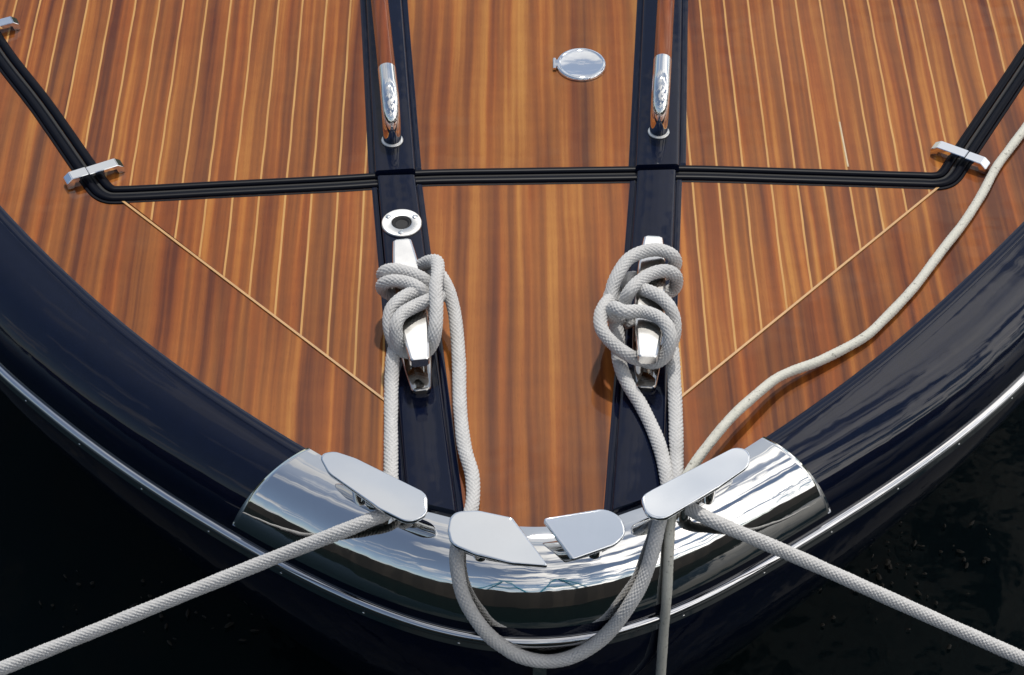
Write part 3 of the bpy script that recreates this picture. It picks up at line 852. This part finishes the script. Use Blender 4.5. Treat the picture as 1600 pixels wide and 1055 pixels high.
# bits of weed floating on the dark water
rw = random.Random(11); V, Fc = [], []
for k in range(130):
    if k < 90: a, b = rw.gauss(1370, 90), rw.gauss(880, 50)
    else: a, b = rw.uniform(60, 420), rw.uniform(880, 1010)
    p = U(a, b, WL); zz = WL+0.006
    r0 = rw.uniform(0.0012, 0.005); an = rw.uniform(0, 6.28); o = len(V); st_ = rw.uniform(1, 3)
    for q in range(6):
        t = q/6*6.283; x_, y_ = r0*st_*math.cos(t)*rw.uniform(.6, 1.2), r0*math.sin(t)*rw.uniform(.6, 1.2)
        V.append((p.x+x_*math.cos(an)-y_*math.sin(an), p.y+x_*math.sin(an)+y_*math.cos(an), zz))
    V.append((p.x, p.y, zz+0.002)); 
    for q in range(6): Fc.append((o+q, o+(q+1) % 6, o+6))
fw_ = link('floating_weed', mesh('floating_weed', V, Fc, None), plain('weed', (0.010, 0.0075, 0.003), 0.8)); fw_['kind'] = 'stuff'
# unseen wooded shore ring, added to make the mirrored horizon dark and uneven
V, Fc = [], []; nseg = 160
rs_ = random.Random(3)
for k in range(nseg):
    a = 2*math.pi*k/nseg
    hgt = 5.0 + 2.2*math.sin(a*5+1) + 1.4*math.sin(a*13) + rs_.uniform(-0.8, 0.8)
    for rr, zz in ((88, WL-0.5), (92, WL+hgt*0.75), (100, WL+hgt)):
        V.append((rr*math.cos(a), rr*math.sin(a), zz))
for k in range(nseg):
    for j in range(2):
        a0, b0 = k*3+j, ((k+1) % nseg)*3+j
        Fc.append((a0, b0, b0+1, a0+1))
fs = link('added_shore', mesh('added_shore', V, Fc, None), plain('added_foliage', (0.035, 0.045, 0.025), 0.9)); fs['kind'] = 'structure'
# two teal trestles on the quay, seen mirrored in the bow plate
M_TEAL = plain('teal_paint', (0.02, 0.20, 0.30), 0.45)
def trestle(x, y, h, w):
    bm = bmesh.new(); z0 = 0.18
    def bar(a, b, t=0.07):
        a, b = Vector(a), Vector(b); d = b-a
        box_bm(bm, (0, 0, 0), t, t, d.length, Matrix.Translation((a+b)/2) @ d.to_track_quat('Z', 'Y').to_matrix().to_4x4(), 0.006)
    for yy in (-0.5, 0.5):
        bar((x-w/2, y+yy, z0), (x-0.05, y, z0+h)); bar((x+w/2, y+yy, z0), (x+0.05, y, z0+h))
    bar((x-w*0.3, y-0.3, z0+h*0.42), (x+w*0.3, y-0.3, z0+h*0.42)); bar((x-w*0.3, y+0.3, z0+h*0.42), (x+w*0.3, y+0.3, z0+h*0.42))
    bar((x-0.25, y, z0+h), (x+0.25, y, z0+h), 0.10)
    return link('trestle', bm_mesh('trestle', bm), M_TEAL)
for (x, y, h, w, lb) in ((-0.85, -5.2, 1.7, 1.7, 'teal metal trestle on the quay mirrored left of the bow centre'), (1.0, -5.0, 1.8, 1.5, 'teal metal trestle on the quay mirrored right of the bow centre')):
    top(trestle(x, y, h, w), lb, 'trestle')

# ------------------------------------------------------------------ light
SUN_EL, SUN_AZ = 63.0, 5.0                     # azimuth clockwise from +Y
sd = Vector((math.sin(rad(SUN_AZ))*math.cos(rad(SUN_EL)), math.cos(rad(SUN_AZ))*math.cos(rad(SUN_EL)), math.sin(rad(SUN_EL))))
sun = bpy.data.lights.new('sun', 'SUN'); sun.energy = 2.9; sun.angle = rad(2.2); sun.color = (1.0, 0.955, 0.89)
so_ = bpy.data.objects.new('sun', sun); COL.objects.link(so_)
so_.rotation_euler = sd.to_track_quat('Z', 'Y').to_euler(); so_.location = sd*20
W = bpy.data.worlds.new('World'); S.world = W; W.use_nodes = True
nt = W.node_tree; bg = nt.nodes['Background']
sky = nt.nodes.new('ShaderNodeTexSky'); sky.sky_type = 'NISHITA'; sky.sun_disc = False
sky.sun_elevation = rad(SUN_EL); sky.sun_rotation = rad(SUN_AZ); sky.air_density = 1.0; sky.dust_density = 0.15; sky.ozone_density = 1.6
class WN(N):
    def __init__(s): s.t = nt
wn = WN()
tc = nt.nodes.new('ShaderNodeTexCoord'); sp = nt.nodes.new('ShaderNodeSeparateXYZ'); nt.links.new(tc.outputs['Generated'], sp.inputs[0])
dx, dy, dz = sp.outputs
den = wn.math('ADD', wn.math('MAXIMUM', dz, 0.0), 0.16)
u_ = wn.math('DIVIDE', dx, den); v_ = wn.math('DIVIDE', dy, den)
cl = wn.noise(wn.xyz(wn.math('ADD', wn.math('MULTIPLY', u_, 0.75), 3.1), wn.math('ADD', wn.math('MULTIPLY', v_, 1.5), 1.7), 0.4), 2.1, 9, 0.60, 0.35)
cl = wn.math('ADD', cl, wn.math('MULTIPLY', dx, 0.055))
mask = wn.ramp(cl, [(0.485, (0, 0, 0)), (0.575, (1, 1, 1))], 'EASE')
shade = wn.noise(wn.xyz(u_, v_, 2.0), 2.3, 5, 0.6)
ccol = wn.mix(wn.ramp(shade, [(0.3, (0, 0, 0)), (0.7, (1, 1, 1))]), (6.0, 6.3, 7.0), (13.0, 12.7, 12.2))
ccol = wn.mix(1.0, ccol, wn.ramp(wn.math('ADD', wn.math('MULTIPLY', dx, 0.5), 0.5), [(0.1, (0.62, 0.64, 0.68)), (0.45, (0.95, 0.95, 0.95)), (0.95, (2.9, 2.8, 2.65))]), 'MULTIPLY')
# thin bright cloud veiling the sun
sdot = wn.math('ADD', wn.math('ADD', wn.math('MULTIPLY', dx, sd.x), wn.math('MULTIPLY', dy, sd.y)), wn.math('MULTIPLY', dz, sd.z))
vm = wn.ramp(sdot, [(0.55, (0.10,)*3), (0.90, (0.42,)*3), (0.985, (0.85,)*3)], 'EASE')
veil = wn.mix(vm, sky.outputs[0], (7.0, 7.6, 8.6))
fin = wn.mix(wn.math('MULTIPLY', mask, 0.92), veil, ccol)
nt.links.new(fin, bg.inputs['Color']); bg.inputs['Strength'].default_value = 0.085

S.view_settings.view_transform = 'Standard'
try: S.view_settings.look = 'None'
except Exception: pass
S.view_settings.exposure = 0; S.view_settings.gamma = 1
S.view_settings.use_curve_mapping = False
S.render.engine = 'CYCLES'
S.cycles.max_bounces = 8; S.cycles.glossy_bounces = 6; S.cycles.caustics_reflective = False
S.cycles.use_denoising = True
